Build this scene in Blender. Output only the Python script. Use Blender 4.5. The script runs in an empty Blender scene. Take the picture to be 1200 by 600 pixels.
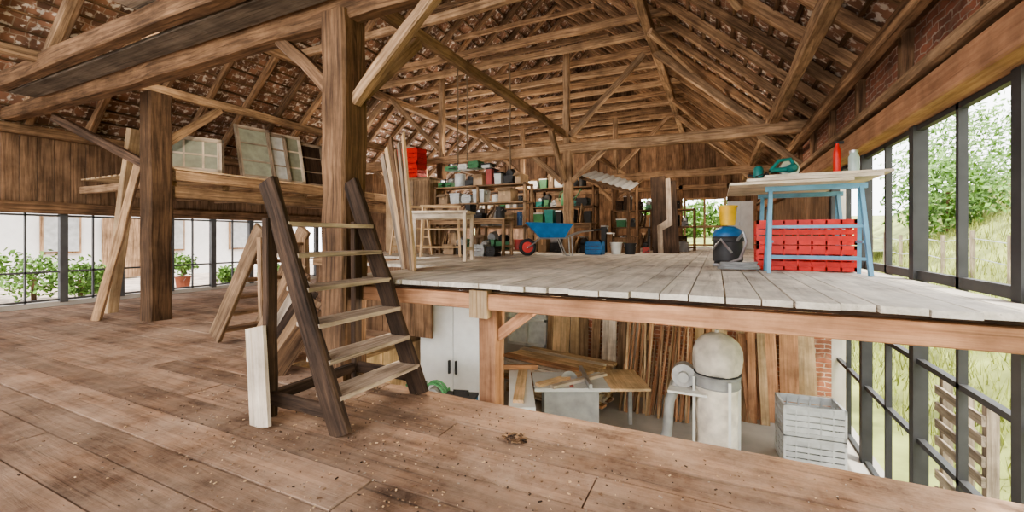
import bpy, math, random
from mathutils import Vector, Matrix
R = random.Random(7)
V = Vector
# ------------------------------------------------------------------ materials
def new_mat(name):
    m = bpy.data.materials.new(name); m.use_nodes = True
    nt = m.node_tree
    return m, nt, nt.nodes, nt.links, nt.nodes["Principled BSDF"]
def attr(N, n):
    a = N.new("ShaderNodeAttribute"); a.attribute_name = n; return a
def tinted(N, L, colsock, bsdf):
    t = attr(N, "tint")
    mx = N.new("ShaderNodeVectorMath"); mx.operation = 'SCALE'
    L.new(colsock, mx.inputs[0]); L.new(t.outputs["Fac"], mx.inputs["Scale"])
    L.new(mx.outputs[0], bsdf.inputs["Base Color"])
def wood(name, c1, c2, rough=0.8, fx=1.2, fy=22, dust=None, dustamt=0.4, bump=0.45, crack=0.55, stain=0.62):
    m, nt, N, L, b = new_mat(name)
    g = attr(N, "gc")
    mp = N.new("ShaderNodeMapping"); mp.inputs["Scale"].default_value = (fx, fy, fy)
    L.new(g.outputs["Vector"], mp.inputs["Vector"])
    no = N.new("ShaderNodeTexNoise"); no.inputs["Scale"].default_value = 1; no.inputs["Detail"].default_value = 6
    no.inputs["Roughness"].default_value = 0.65; no.inputs["Distortion"].default_value = 0.6
    L.new(mp.outputs[0], no.inputs["Vector"])
    cr = N.new("ShaderNodeValToRGB")
    cr.color_ramp.elements[0].position = 0.3; cr.color_ramp.elements[0].color = (*c1, 1)
    cr.color_ramp.elements[1].position = 0.68; cr.color_ramp.elements[1].color = (*c2, 1)
    L.new(no.outputs["Fac"], cr.inputs["Fac"])
    n2 = N.new("ShaderNodeTexNoise"); n2.inputs["Scale"].default_value = 1.9; n2.inputs["Detail"].default_value = 7
    n2.inputs["Roughness"].default_value = 0.62
    L.new(g.outputs["Vector"], n2.inputs["Vector"])
    r2 = N.new("ShaderNodeValToRGB")
    r2.color_ramp.elements[0].position = 0.36; r2.color_ramp.elements[0].color = (stain*1.02, stain, stain*0.99, 1)
    r2.color_ramp.elements[1].position = 0.64; r2.color_ramp.elements[1].color = (1.14, 1.12, 1.1, 1)
    L.new(n2.outputs["Fac"], r2.inputs["Fac"])
    mu = N.new("ShaderNodeMix"); mu.data_type = 'RGBA'; mu.blend_type = 'MULTIPLY'; mu.inputs["Factor"].default_value = 1
    L.new(cr.outputs["Color"], mu.inputs["A"]); L.new(r2.outputs["Color"], mu.inputs["B"])
    out = mu.outputs["Result"]
    # long drying cracks
    mc = N.new("ShaderNodeMapping"); mc.inputs["Scale"].default_value = (0.9, 40, 40)
    L.new(g.outputs["Vector"], mc.inputs["Vector"])
    nc = N.new("ShaderNodeTexNoise"); nc.inputs["Scale"].default_value = 1; nc.inputs["Detail"].default_value = 2
    L.new(mc.outputs[0], nc.inputs["Vector"])
    rc = N.new("ShaderNodeMapRange"); rc.inputs["From Min"].default_value = 0.29; rc.inputs["From Max"].default_value = 0.35
    rc.inputs["To Min"].default_value = 1-crack; rc.inputs["To Max"].default_value = 1.0
    L.new(nc.outputs["Fac"], rc.inputs["Value"])
    vm = N.new("ShaderNodeVectorMath"); vm.operation = 'SCALE'
    L.new(out, vm.inputs[0]); L.new(rc.outputs[0], vm.inputs["Scale"]); out = vm.outputs[0]
    if dust:
        n3 = N.new("ShaderNodeTexNoise"); n3.inputs["Scale"].default_value = 1.1; n3.inputs["Detail"].default_value = 10
        n3.inputs["Roughness"].default_value = 0.78
        tc = N.new("ShaderNodeTexCoord"); L.new(tc.outputs["Object"], n3.inputs["Vector"])
        r3 = N.new("ShaderNodeMapRange"); r3.inputs["From Min"].default_value = 0.40; r3.inputs["From Max"].default_value = 0.64
        r3.inputs["To Max"].default_value = dustamt
        L.new(n3.outputs["Fac"], r3.inputs["Value"])
        md = N.new("ShaderNodeMix"); md.data_type = 'RGBA'
        L.new(r3.outputs[0], md.inputs["Factor"]); L.new(out, md.inputs["A"]); md.inputs["B"].default_value = (*dust, 1)
        out = md.outputs["Result"]
    tinted(N, L, out, b)
    b.inputs["Roughness"].default_value = rough; b.inputs["Specular IOR Level"].default_value = 0.25
    bp = N.new("ShaderNodeBump"); bp.inputs["Strength"].default_value = bump; bp.inputs["Distance"].default_value = 0.02
    L.new(no.outputs["Fac"], bp.inputs["Height"]); L.new(bp.outputs[0], b.inputs["Normal"])
    return m
def plain(name, c, rough=0.5, metal=0.0, var=0.25, sc=6):
    m, nt, N, L, b = new_mat(name)
    g = attr(N, "gc")
    no = N.new("ShaderNodeTexNoise"); no.inputs["Scale"].default_value = sc; no.inputs["Detail"].default_value = 5
    L.new(g.outputs["Vector"], no.inputs["Vector"])
    cr = N.new("ShaderNodeValToRGB")
    cr.color_ramp.elements[0].position = 0.3; cr.color_ramp.elements[0].color = (*[x*(1-var) for x in c], 1)
    cr.color_ramp.elements[1].position = 0.7; cr.color_ramp.elements[1].color = (*[min(1, x*(1+var*0.4)) for x in c], 1)
    L.new(no.outputs["Fac"], cr.inputs["Fac"])
    tinted(N, L, cr.outputs["Color"], b)
    b.inputs["Roughness"].default_value = rough; b.inputs["Metallic"].default_value = metal
    return m
def bricks(name, a, c, mort, scale, bw=0.25, rh=0.08, ms=0.012, bump=0.5, specks=None, amt=0.75):
    m, nt, N, L, b = new_mat(name)
    g = attr(N, "gc")
    t = N.new("ShaderNodeTexBrick"); t.inputs["Scale"].default_value = scale
    t.inputs["Brick Width"].default_value = bw; t.inputs["Row Height"].default_value = rh
    t.inputs["Mortar Size"].default_value = ms; t.inputs["Mortar Smooth"].default_value = 0.3
    t.inputs["Color1"].default_value = (*a, 1); t.inputs["Color2"].default_value = (*c, 1); t.inputs["Mortar"].default_value = (*mort, 1)
    nz = N.new("ShaderNodeTexNoise"); nz.inputs["Scale"].default_value = 7; nz.inputs["Detail"].default_value = 4
    L.new(g.outputs["Vector"], nz.inputs["Vector"])
    ad = N.new("ShaderNodeMix"); ad.data_type = 'RGBA'; ad.blend_type = 'LINEAR_LIGHT'; ad.inputs["Factor"].default_value = 0.04
    L.new(g.outputs["Vector"], ad.inputs["A"]); L.new(nz.outputs["Color"], ad.inputs["B"])
    L.new(ad.outputs["Result"], t.inputs["Vector"])
    n2 = N.new("ShaderNodeTexNoise"); n2.inputs["Scale"].default_value = 2.2; n2.inputs["Detail"].default_value = 6
    L.new(g.outputs["Vector"], n2.inputs["Vector"])
    r2 = N.new("ShaderNodeValToRGB")
    r2.color_ramp.elements[0].position = 0.35; r2.color_ramp.elements[0].color = (0.6, 0.58, 0.56, 1)
    r2.color_ramp.elements[1].position = 0.62; r2.color_ramp.elements[1].color = (1.15, 1.12, 1.1, 1)
    L.new(n2.outputs["Fac"], r2.inputs["Fac"])
    mu = N.new("ShaderNodeMix"); mu.data_type = 'RGBA'; mu.blend_type = 'MULTIPLY'; mu.inputs["Factor"].default_value = 1
    L.new(t.outputs["Color"], mu.inputs["A"]); L.new(r2.outputs["Color"], mu.inputs["B"])
    out = mu.outputs["Result"]
    if specks:
        n4 = N.new("ShaderNodeTexNoise"); n4.inputs["Scale"].default_value = 8; n4.inputs["Detail"].default_value = 3
        L.new(g.outputs["Vector"], n4.inputs["Vector"])
        r4 = N.new("ShaderNodeMapRange"); r4.inputs["From Min"].default_value = 0.55; r4.inputs["From Max"].default_value = 0.62
        r4.inputs["To Max"].default_value = amt; L.new(n4.outputs["Fac"], r4.inputs["Value"])
        m4 = N.new("ShaderNodeMix"); m4.data_type = 'RGBA'; L.new(r4.outputs[0], m4.inputs["Factor"])
        L.new(out, m4.inputs["A"]); m4.inputs["B"].default_value = (*specks, 1); out = m4.outputs["Result"]
    tinted(N, L, out, b)
    b.inputs["Roughness"].default_value = 0.9
    bp = N.new("ShaderNodeBump"); bp.inputs["Strength"].default_value = bump; bp.inputs["Distance"].default_value = 0.02
    L.new(t.outputs["Fac"], bp.inputs["Height"]); bp.invert = True; L.new(bp.outputs[0], b.inputs["Normal"])
    return m
M = {}
M['old'] = wood("old_timber", (0.060, 0.034, 0.020), (0.29, 0.175, 0.10))
M['mid'] = wood("aged_timber", (0.15, 0.090, 0.052), (0.52, 0.355, 0.22))
M['raft'] = wood("rafter_timber", (0.11, 0.062, 0.035), (0.43, 0.275, 0.16))
M['grey'] = wood("weathered_timber", (0.19, 0.15, 0.115), (0.54, 0.45, 0.36))
M['dark'] = wood("dark_timber", (0.018, 0.012, 0.009), (0.095, 0.060, 0.040))
M['red'] = wood("new_beam_timber", (0.36, 0.18, 0.10), (0.64, 0.37, 0.22), bump=0.15, crack=0.3)
M['new'] = wood("fresh_pine", (0.50, 0.33, 0.185), (0.82, 0.62, 0.40), bump=0.1, crack=0.2)
M['pale'] = wood("pale_plank", (0.52, 0.42, 0.32), (0.85, 0.76, 0.64), bump=0.15, crack=0.25)
M['floor'] = wood("floor_plank", (0.105, 0.060, 0.038), (0.34, 0.215, 0.14), rough=0.92, fx=0.8, fy=13, dust=(0.46, 0.345, 0.26), dustamt=0.62, crack=0.5, stain=0.55)
M['plat'] = wood("platform_plank", (0.40, 0.36, 0.30), (0.76, 0.70, 0.61), fx=0.8, fy=12, dust=(0.84, 0.79, 0.70), dustamt=0.6, crack=0.45)
M['board'] = wood("wall_board", (0.10, 0.060, 0.036), (0.35, 0.22, 0.135))
M['card'] = plain("cardboard", (0.40, 0.28, 0.18), 0.8)
M['redp'] = plain("red_plastic", (0.66, 0.03, 0.02), 0.4)
M['redd'] = plain("dull_red_plastic", (0.38, 0.06, 0.05), 0.5)
M['bluep'] = plain("blue_plastic", (0.05, 0.13, 0.30), 0.45)
M['bluem'] = plain("blue_paint_metal", (0.02, 0.17, 0.42), 0.45)
M['steelb'] = plain("pale_blue_steel", (0.14, 0.33, 0.47), 0.4)
M['teal'] = plain("teal_plastic", (0.02, 0.20, 0.18), 0.4)
M['green'] = plain("green_plastic", (0.06, 0.22, 0.09), 0.5)
M['yellow'] = plain("yellow_plastic", (0.85, 0.50, 0.03), 0.4)
M['white'] = plain("white_plastic", (0.78, 0.78, 0.75), 0.45, var=0.1)
M['grayp'] = plain("grey_plastic", (0.38, 0.385, 0.385), 0.5)
M['black'] = plain("black_rubber", (0.025, 0.025, 0.026), 0.6)
M['steel'] = plain("steel", (0.55, 0.56, 0.58), 0.35, 0.8)
M['frame'] = plain("window_frame_steel", (0.045, 0.045, 0.046), 0.6)
M['rope'] = plain("rope_fibre", (0.35, 0.25, 0.16), 0.9)
M['plaster'] = plain("lime_plaster", (0.66, 0.60, 0.52), 0.95, var=0.3, sc=1.5)
M['conc'] = plain("concrete", (0.52, 0.48, 0.43), 0.9, var=0.3, sc=1.2)
M['facade'] = plain("white_facade", (0.8, 0.8, 0.78), 0.9, var=0.06)
M['pale_green'] = plain("faded_green_paint", (0.32, 0.34, 0.27), 0.6)
M['clear'] = plain("milky_plastic", (0.60, 0.62, 0.62), 0.35)
M['zinc'] = plain("galvanised_sheet", (0.80, 0.82, 0.83), 0.38, 0.1, var=0.08)
M['sack'] = plain("filter_cloth", (0.78, 0.72, 0.64), 0.95, var=0.3)
M['tile'] = bricks("roof_tile", (0.38, 0.205, 0.13), (0.17, 0.095, 0.06), (0.40, 0.31, 0.23), 1.0, 0.19, 0.33, 0.010, specks=(0.84, 0.76, 0.65))
M['brick'] = bricks("red_brick", (0.32, 0.13, 0.08), (0.19, 0.085, 0.055), (0.38, 0.31, 0.25), 1.0, 0.25, 0.08, 0.008, specks=(0.20, 0.12, 0.08), amt=0.6)
M['pave'] = bricks("paving", (0.52, 0.44, 0.38), (0.42, 0.36, 0.32), (0.3, 0.28, 0.25), 1.0, 0.3, 0.2, 0.012)
M['grass'] = plain("meadow", (0.34, 0.38, 0.12), 0.95, var=0.6, sc=1.2)
M['blade'] = plain("grass_blade", (0.42, 0.46, 0.14), 0.8, var=0.4)
M['leaf'] = plain("leaf", (0.15, 0.28, 0.06), 0.7, var=0.5)
M['glass'] = plain("bottle_glass", (0.45, 0.55, 0.50), 0.1)
M['rooft'] = plain("red_roof", (0.35, 0.12, 0.07), 0.9)
MN = list(M)
# ------------------------------------------------------------------ builder
class B:
    def __init__(s, name):
        s.n = name; s.v = []; s.f = []; s.m = []; s.sm = []; s.gc = []; s.t = []
    def add(s, vs, fs, mat, gcs, smooth=False, tint=None, tv=0.12):
        o = len(s.v); s.v += [tuple(v) for v in vs]
        s.f += [tuple(i+o for i in f) for f in fs]
        s.m += [mat]*len(fs); s.sm += [smooth]*len(fs)
        off = V((R.uniform(0, 50), R.uniform(0, 50), R.uniform(0, 50))) if mat not in ('tile', 'brick', 'pave') else V((0, 0, 0))
        s.gc += [tuple(V(g)+off) for g in gcs]
        if tint is None: tint = R.uniform(1-tv, 1+tv)
        s.t += [tint]*len(vs)
    def beam(s, p1, p2, w, h, mat, segs=1, jit=0.0, ch=0.0, tint=None, tv=0.12, roll=0.0, sag=0.0, bow=0.0):
        p1 = V(p1); p2 = V(p2); d = p2-p1; Ln = d.length; d.normalize()
        side = d.cross(V((0, 0, 1)))
        if side.length < 0.02: side = V((1, 0, 0))
        side.normalize(); up = side.cross(d).normalized()
        if roll:
            q = Matrix.Rotation(roll, 3, d); side = q @ side; up = q @ up
        c = ch if ch > 0 else 0
        vs = []; gs = []; n = 8 if c else 4
        for i in range(segs+1):
            f = i/segs
            cen = p1+d*Ln*f+side*R.uniform(-jit, jit)*0.6+up*(R.uniform(-jit, jit)*0.6-sag*math.sin(math.pi*f))+side*bow*math.sin(math.pi*f)
            a = w/2+R.uniform(-jit, jit)*0.7; b = h/2+R.uniform(-jit, jit)*0.7
            if c:
                ring = [(a, b-c), (a-c, b), (-a+c, b), (-a, b-c), (-a, -b+c), (-a+c, -b), (a-c, -b), (a, -b+c)]
            else: ring = [(a, b), (-a, b), (-a, -b), (a, -b)]
            for x, y in ring:
                x += R.uniform(-jit, jit)*0.25; y += R.uniform(-jit, jit)*0.25
                vs.append(cen+side*x+up*y); gs.append((Ln*f, x, y))
        fs = []
        for i in range(segs):
            for j in range(n):
                k = (j+1) % n
                fs.append((i*n+j, i*n+k, (i+1)*n+k, (i+1)*n+j))
        fs.append(tuple(range(n-1, -1, -1))); fs.append(tuple(segs*n+j for j in range(n)))
        s.add(vs, fs, mat, gs, False, tint, tv)
    def box(s, c, sz, mat, rz=0, rx=0, ry=0, tint=None, tv=0.08, taper=1.0, grain=None):
        c = V(c); q = Matrix.Rotation(rz, 3, 'Z') @ Matrix.Rotation(ry, 3, 'Y') @ Matrix.Rotation(rx, 3, 'X')
        a, b, e = sz[0]/2, sz[1]/2, sz[2]/2
        order = sorted(range(3), key=lambda i: -sz[i])
        if grain is not None:
            order = [grain]+[i for i in order if i != grain]
        vs = []; gs = []
        for z in (-1, 1):
            k = taper if z < 0 else 1
            for x, y in ((-1, -1), (1, -1), (1, 1), (-1, 1)):
                p = V((x*a*k, y*b*k, z*e)); vs.append(c+q @ p); gs.append((p[order[0]], p[order[1]], p[order[2]]))
        s.add(vs, [(3, 2, 1, 0), (4, 5, 6, 7), (0, 1, 5, 4), (1, 2, 6, 5), (2, 3, 7, 6), (3, 0, 4, 7)], mat, gs, False, tint, tv)
    def tube(s, pts, r, mat, n=8, tint=None, closed=False):
        pts = [V(p) for p in pts]; vs = []; gs = []; fs = []
        rr = r if isinstance(r, (list, tuple)) else [r]*len(pts)
        prev = None; m = len(pts); L = 0
        for i, p in enumerate(pts):
            if closed: d = pts[(i+1) % m]-pts[i-1]
            else: d = pts[min(i+1, m-1)]-pts[max(i-1, 0)]
            d.normalize()
            a = prev if prev is not None else (V((0, 0, 1)) if abs(d.z) < 0.9 else V((1, 0, 0)))
            u = (a-d*a.dot(d)).normalized(); w = d.cross(u); prev = u
            if i: L += (p-pts[i-1]).length
            for j in range(n):
                t = 2*math.pi*j/n
                vs.append(p+(u*math.cos(t)+w*math.sin(t))*rr[i]); gs.append((L, rr[i]*math.cos(t), rr[i]*math.sin(t)))
        for i in range(m if closed else m-1):
            i2 = (i+1) % m
            for j in range(n):
                k = (j+1) % n; fs.append((i*n+j, i*n+k, i2*n+k, i2*n+j))
        if not closed:
            fs.append(tuple(range(n-1, -1, -1))); fs.append(tuple((m-1)*n+j for j in range(n)))
        s.add(vs, fs, mat, gs, True, tint)
    def lathe(s, c, prof, mat, n=24, q=None, tint=None, fold=0.0):
        c = V(c); vs = []; gs = []; fs = []
        for r, z in prof:
            for j in range(n):
                t = 2*math.pi*j/n; rf = r*(1+fold*math.sin(t*5+z*6)+fold*0.7*math.sin(t*9-z*11))
                p = V((rf*math.cos(t), rf*math.sin(t), z))
                if q: p = q @ p
                vs.append(c+p); gs.append(tuple(p))
        for i in range(len(prof)-1):
            for j in range(n):
                k = (j+1) % n; fs.append((i*n+j, i*n+k, (i+1)*n+k, (i+1)*n+j))
        fs.append(tuple(range(n-1, -1, -1))); fs.append(tuple((len(prof)-1)*n+j for j in range(n)))
        s.add(vs, fs, mat, gs, True, tint)
    def quad(s, ps, mat, gcs=None, tint=1.0):
        s.add(ps, [(0, 1, 2, 3)], mat, gcs or ps, False, tint)
    def build(s, loc=(0, 0, 0), rz=0):
        me = bpy.data.meshes.new(s.n); me.from_pydata(s.v, [], s.f)
        used = sorted(set(s.m), key=MN.index)
        for k in used: me.materials.append(M[k])
        ix = {k: i for i, k in enumerate(used)}
        me.polygons.foreach_set("material_index", [ix[k] for k in s.m])
        me.polygons.foreach_set("use_smooth", s.sm)
        a = me.attributes.new("gc", 'FLOAT_VECTOR', 'POINT'); a.data.foreach_set("vector", [x for g in s.gc for x in g])
        a = me.attributes.new("tint", 'FLOAT', 'POINT'); a.data.foreach_set("value", s.t)
        me.update()
        o = bpy.data.objects.new(s.n, me); bpy.context.scene.collection.objects.link(o)
        o.location = loc; o.rotation_euler = (0, 0, rz)
        if any(s.sm):
            md = o.modifiers.new("edges", 'EDGE_SPLIT'); md.split_angle = math.radians(45)
        return o
XR, XL, XC = 1.8, -13.0, -5.6
YB, YG = -4.0, 22.0
ZP, TAN, ZE = 1.07, 0.9, 3.75
def roofz(x): return ZE+TAN*((XR-x) if x > XC else (x-XL))
ZRID = roofz(XC)
# ------------------------------------------------------------------ floors
b = B("floor")
y = YB
while y < 3.40:
    w = R.uniform(0.22, 0.36)
    if y+w > 3.22: w = 3.42-y
    x = -13.0+R.uniform(-2, 0)
    while x < XR:
        l = R.uniform(3.5, 6.2); x2 = min(x+l, XR)
        xa = max(x, XL)
        if x2 > xa+0.05:
            b.box(((xa+x2)/2, y+w/2, -0.025+R.uniform(-0.006, 0.004)), (x2-xa-0.010, w-R.uniform(0.010, 0.020), 0.05), 'floor', tv=0.17, rx=R.uniform(-.012, .012))
        x += l
    y += w
while y < 12.0:
    w = R.uniform(0.2, 0.32); xe = -4.5 if y < 7.4 else -9.0
    x = XL
    while x < xe-0.05:
        x2 = min(x+R.uniform(3, 5), xe)
        b.box(((x+x2)/2, y+w/2, -0.025+R.uniform(-0.004, 0.002)), (x2-x-0.006, w-0.013, 0.05), 'floor', tv=0.17)
        x = x2
    y += w
b.beam((-4.5, 3.34, -0.14), (XR, 3.34, -0.14), 0.12, 0.18, 'mid')
b.beam((-4.56, 3.4, -0.14), (-4.56, 7.4, -0.14), 0.12, 0.18, 'mid')
b.box((-5.6, -0.3, -0.09), (14.8, 7.3, 0.02), 'dark')
b.build()
b = B("platform_floor")
x = -9.0
while x < XR:
    w = R.uniform(0.19, 0.27)
    if x+w > XR: w = XR-x
    ys = 3.40+R.uniform(-0.05, 0.03) if x > -3.95 else (5.3 if x > -5.5 else 7.5)
    y = ys
    while y < YG:
        y2 = min(y+R.uniform(3, 5.5), YG)
        b.box((x+w/2, (y+y2)/2, ZP-0.022+R.uniform(-0.005, 0.003)), (w-0.011, y2-y-0.006, 0.045), 'plat', tv=0.12)
        y = y2
    x += w
b.build()
b = B("platform_beam")
b.beam((-3.95, 3.56, 0.895), (XR, 3.56, 0.895), 0.14, 0.15, 'red', 8, 0.004, 0.008, tint=1.0)
b.beam((-3.95, 3.62, 1.01), (XR, 3.62, 1.01), 0.06, 0.07, 'dark', tint=1.5)
for yy in (5.6, 7.45):
    b.beam((-3.95 if yy < 7 else -9, yy, 0.90), (XR, yy, 0.90), 0.14, 0.18, 'mid')
xx = -3.8
while xx < XR:
    b.beam((xx, 3.6, 0.985), (xx, 8.7, 0.985), 0.1, 0.12, 'mid'); xx += 0.8
b.beam((-3.9, 3.55, 0.93), (-3.9, 7.5, 0.93), 0.14, 0.2, 'mid')
for xx in range(10): b.box((-8.8+xx*0.36, 7.47, 0.5), (0.34, 0.04, 1.05), 'board')
for xx in range(5): b.box((-5.3+xx*0.32, 5.28, 0.5), (0.31, 0.04, 1.05), 'board')
b.build()
b = B("platform_post")
b.beam((-1.98, 3.66, -1.6), (-1.98, 3.66, 0.82), 0.19, 0.19, 'red', 5, 0.006, 0.012, tint=0.8)
b.box((-2.02, 3.52, 0.87), (0.19, 0.1, 0.26), 'new', tint=0.65)
b.beam((-1.9, 3.66, 0.55), (-1.55, 3.66, 0.82), 0.09, 0.1, 'red')
b.build()
# lower level
b = B("floor_lower"); b.quad([(-4.5, -1, -1.6), (XR+0.2, -1, -1.6), (XR+0.2, 9, -1.6), (-4.5, 9, -1.6)], 'conc')
b.build()
b = B("wall_lower_back")
b.box((-1.35, 8.95, -0.3), (6.5, 0.2, 2.7), 'plaster', tint=1)
b.quad([(-2.6, 8.84, -1.6), (1.75, 8.84, -1.6), (1.75, 8.84, 1.0), (-2.6, 8.84, 1.0)], 'brick', [(0, 0, 0), (4.35, 0, 0), (4.35, 2.6, 0), (0, 2.6, 0)], tint=2.0)
b.build()
b = B("wall_lower_left"); b.box((-4.62, 5.0, -0.9), (0.12, 8, 1.4), 'plaster', tint=1.1)
for i in range(14): b.box((-4.53, 3.6+i*0.38, -0.5), (0.04, 0.36, 2.2 if i > 9 else 1.0), 'new', tv=0.25)
b.build()
# ------------------------------------------------------------------ roof
b = B("ceiling_roof_tiles")
for sx in (1, -1):
    xe = XR+0.3 if sx > 0 else XL-0.3
    L = abs(xe-XC)*math.sqrt(1+TAN*TAN); up = 0.20
    z0 = roofz(XR)-0.3*TAN+up
    b.quad([(xe, YB, z0), (xe, YG+0.3, z0), (XC, YG+0.3, ZRID+up), (XC, YB, ZRID+up)], 'tile', [(0, 0, 0), (YG+0.3-YB, 0, 0), (YG+0.3-YB, L, 0), (0, L, 0)])
b.build()
b = B("roof_battens")
n = 30
for sx in (1, -1):
    for i in range(n+1):
        f = i/n; x = XC+(XR+0.25-XC)*f*sx if sx > 0 else XC-(XC-(XL-0.25))*f
        z = ZRID-TAN*abs(x-XC)+0.155
        b.beam((x, YB, z), (x, YG, z), 0.06, 0.03, 'raft', 1, tint=R.uniform(0.45, 0.85))
b.build()
b = B("roof_rafters")
y = YB+0.3
while y < YG:
    for sx in (1, -1):
        xe = XR+0.1 if sx > 0 else XL-0.1
        b.beam((xe, y+R.uniform(-.04, .04), ZRID-TAN*abs(xe-XC)+0.05), (XC, y, ZRID+0.05), 0.12, 0.16, 'raft', 8, 0.018, 0.015, tv=0.35)
    y += 0.92
b.build()
b = B("collar_beams")
y = 5.82; i = 0
while y < YG:
    z = 6.3+R.uniform(-.05, .05)
    b.beam((-10.3, y, z), (-0.9, y, z), 0.12, 0.17, 'mid' if i % 2 else 'raft', 10, 0.02, 0.015, tv=0.35)
    y += 0.92 if y > 9 else 1.84; i += 1
y = 8.5
while y < YG:
    b.beam((-8.0, y, 8.2), (-3.2, y, 8.2), 0.1, 0.14, 'raft', 6, 0.015, 0.012, tv=0.35)
    y += 1.84
b.build()
b = B("roof_purlins")
for x in (-1.35, -9.85):
    b.beam((x, YB, 6.10), (x, YG, 6.10), 0.2, 0.22, 'mid', 26, 0.015, 0.02)
for x, z in ((1.1, 4.05), (-3.62, 4.22), (-9.2, 4.2)):
    b.beam((x, YB, z), (x, YG, z), 0.17 if x > 0 else 0.14, 0.2 if x > 0 else 0.16, 'mid', 26, 0.018, 0.02, tint=1.25 if x > 0 else 0.95)
b.beam((XR-0.05, YB, 3.72), (XR-0.05, YG, 3.72), 0.26, 0.2, 'old', 26, 0.012, 0.02)
b.beam((XR-0.25, YB, 3.50), (XR-0.25, YG, 3.50), 0.12, 0.10, 'raft', 26, 0.012, 0.01)
b.beam((XL+0.05, YB, 3.72), (XL+0.05, YG, 3.72), 0.26, 0.2, 'raft', 26, 0.012, 0.02)
b.build()
def tie(y, z=3.86, mat='mid', n="tie_beam"):
    b = B(n); b.beam((XL, y, z), (XR, y, z), 0.24, 0.26, mat, 18, 0.025, 0.03, tint=1.2, sag=0.03); b.build()
tie(3.4, 3.98, 'old'); tie(10.86); tie(16.9, 3.86); tie(-2.5)
b = B("truss_braces")
for y in (3.4, 10.86, 16.9):
    m = 'mid'
    for x0 in (-3.6, -9.3):
        if y != 3.4 or x0 > -5:
            b.beam((x0+0.1, y, 2.95), (x0+1.15, y, 3.85), 0.12, 0.13, m, 6, 0.014, 0.015, tint=1.1)
            b.beam((x0-0.1, y, 2.95), (x0-1.1, y, 3.85), 0.12, 0.15, m if y > 4 else 'old', 6, 0.01, 0.015, bow=0.08)
    b.beam((XR-0.15, y, 3.0), (XR-1.0, y, 3.8), 0.12, 0.14, m, 4, 0.01, 0.015)
    b.beam((0.9, y, 3.95), (-1.35, y, 6.0), 0.15, 0.17, m, 6, 0.015, 0.02)
    b.beam((-12.1, y, 3.95), (-9.85, y, 6.0), 0.15, 0.17, m, 6, 0.015, 0.02)
    b.beam((-3.6, y, 3.95), (-3.6, y, 6.4), 0.17, 0.17, m, 6, 0.015, 0.02)
    b.beam((-7.6, y, 3.95), (-7.6, y, 6.4), 0.17, 0.17, m, 6, 0.015, 0.02)
    if y > 4:
        b.beam((-3.5, y, 4.2), (-1.6, y, 6.0), 0.12, 0.15, m, 6, 0.015, 0.02)
        b.beam((-7.7, y, 4.2), (-9.6, y, 6.0), 0.12, 0.15, m, 6, 0.015, 0.02)
for y0 in (4.5, 9.5, 14.5):
    b.beam((-1.3, y0, 5.9), (0.3, y0+2.6, 4.9), 0.1, 0.14, 'mid', 6, 0.012, 0.015, tint=1.2)
b.beam((-3.62, 10.7, 3.0), (-3.62, 9.7, 4.1), 0.12, 0.14, 'mid', 4, .01, .012)
b.beam((-3.62, 3.6, 3.1), (-3.62, 4.6, 4.1), 0.13, 0.15, 'mid', 4, .01, .012)
b.build()
def post(name, x, y, z0, z1, w, mat='old', tint=1.0):
    b = B(name); b.beam((x, y, z0), (x, y, z1), w, w, mat, 12, 0.014, 0.03, tint=tint); return b
b = post("timber_post", -3.66, 3.4, -0.0, 3.9, 0.34, tint=0.95)
b.beam((-3.66, 3.4, 0), (-3.66, 3.4, 0.08), 0.42, 0.42, 'old'); b.build()
post("timber_post", -3.55, 10.86, ZP, 3.78, 0.24, 'mid').build()
post("timber_post", -3.6, 16.9, ZP, 3.78, 0.24, 'old').build()
post("timber_post", -9.2, 4.2, 0, 4.1, 0.36, 'old', 0.55).build()
post("timber_post", -9.2, 11.5, 0, 4.1, 0.3, 'old').build()
post("timber_post", -7.6, 10.86, ZP, 3.78, 0.24, 'old').build()
b = B("overhead_catwalk")
b.beam((-11, 2.75, 4.12), (-3.2, 2.75, 4.12), 0.18, 0.26, 'old', 10, 0.015, 0.02, tint=0.95)
b.beam((-11, 3.05, 4.02), (-3.2, 3.05, 4.02), 0.34, 0.05, 'grey', 6, 0.006, 0.01, tint=0.45)
b.beam((-6.4, 2.55, 4.3), (-3.0, 2.55, 4.3), 0.7, 0.05, 'grey', 6, 0.006, 0.01, tint=1.2)
b.build()
# ------------------------------------------------------------------ right wall and windows
b = B("wall_right")
b.quad([(XR, YB, 2.88), (XR, YG, 2.88), (XR, YG, 3.75), (XR, YB, 3.75)], 'brick', [(0, 0, 0), (YG-YB, 0, 0), (YG-YB, .87, 0), (0, .87, 0)])
b.box((XR+0.13, (YB+YG)/2, 3.3), (0.24, YG-YB, 0.9), 'plaster')
b.box((XR+0.13, 15.6, 0.7), (0.24, 12.9, 4.5), 'plaster')
for i in range(52): b.box((XR-0.03, 9.3+i*0.25, 1.98), (0.03, 0.24, 1.82), 'board')
yy = -3.6
while yy < YG:
    b.beam((XR-0.02, yy, 2.9), (XR-0.02, yy, 3.65), 0.16, 0.1, 'old', 3, .008, .01); yy += 1.55
b.build()
b = B("lintel_beam")
b.beam((XR-0.06, YB, 2.76), (XR-0.06, YG, 2.76), 0.26, 0.26, 'red', 16, 0.008, 0.015, tint=0.75)
b.beam((XR-0.13, YB, 2.98), (XR-0.13, YG, 2.98), 0.2, 0.09, 'mid', 16, 0.008, 0.01)
b.build()
wi = 1
ys = [-4.0, -2.4, -0.9, 0.6, 2.3, 4.0, 5.7, 7.4, 9.1]
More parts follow.
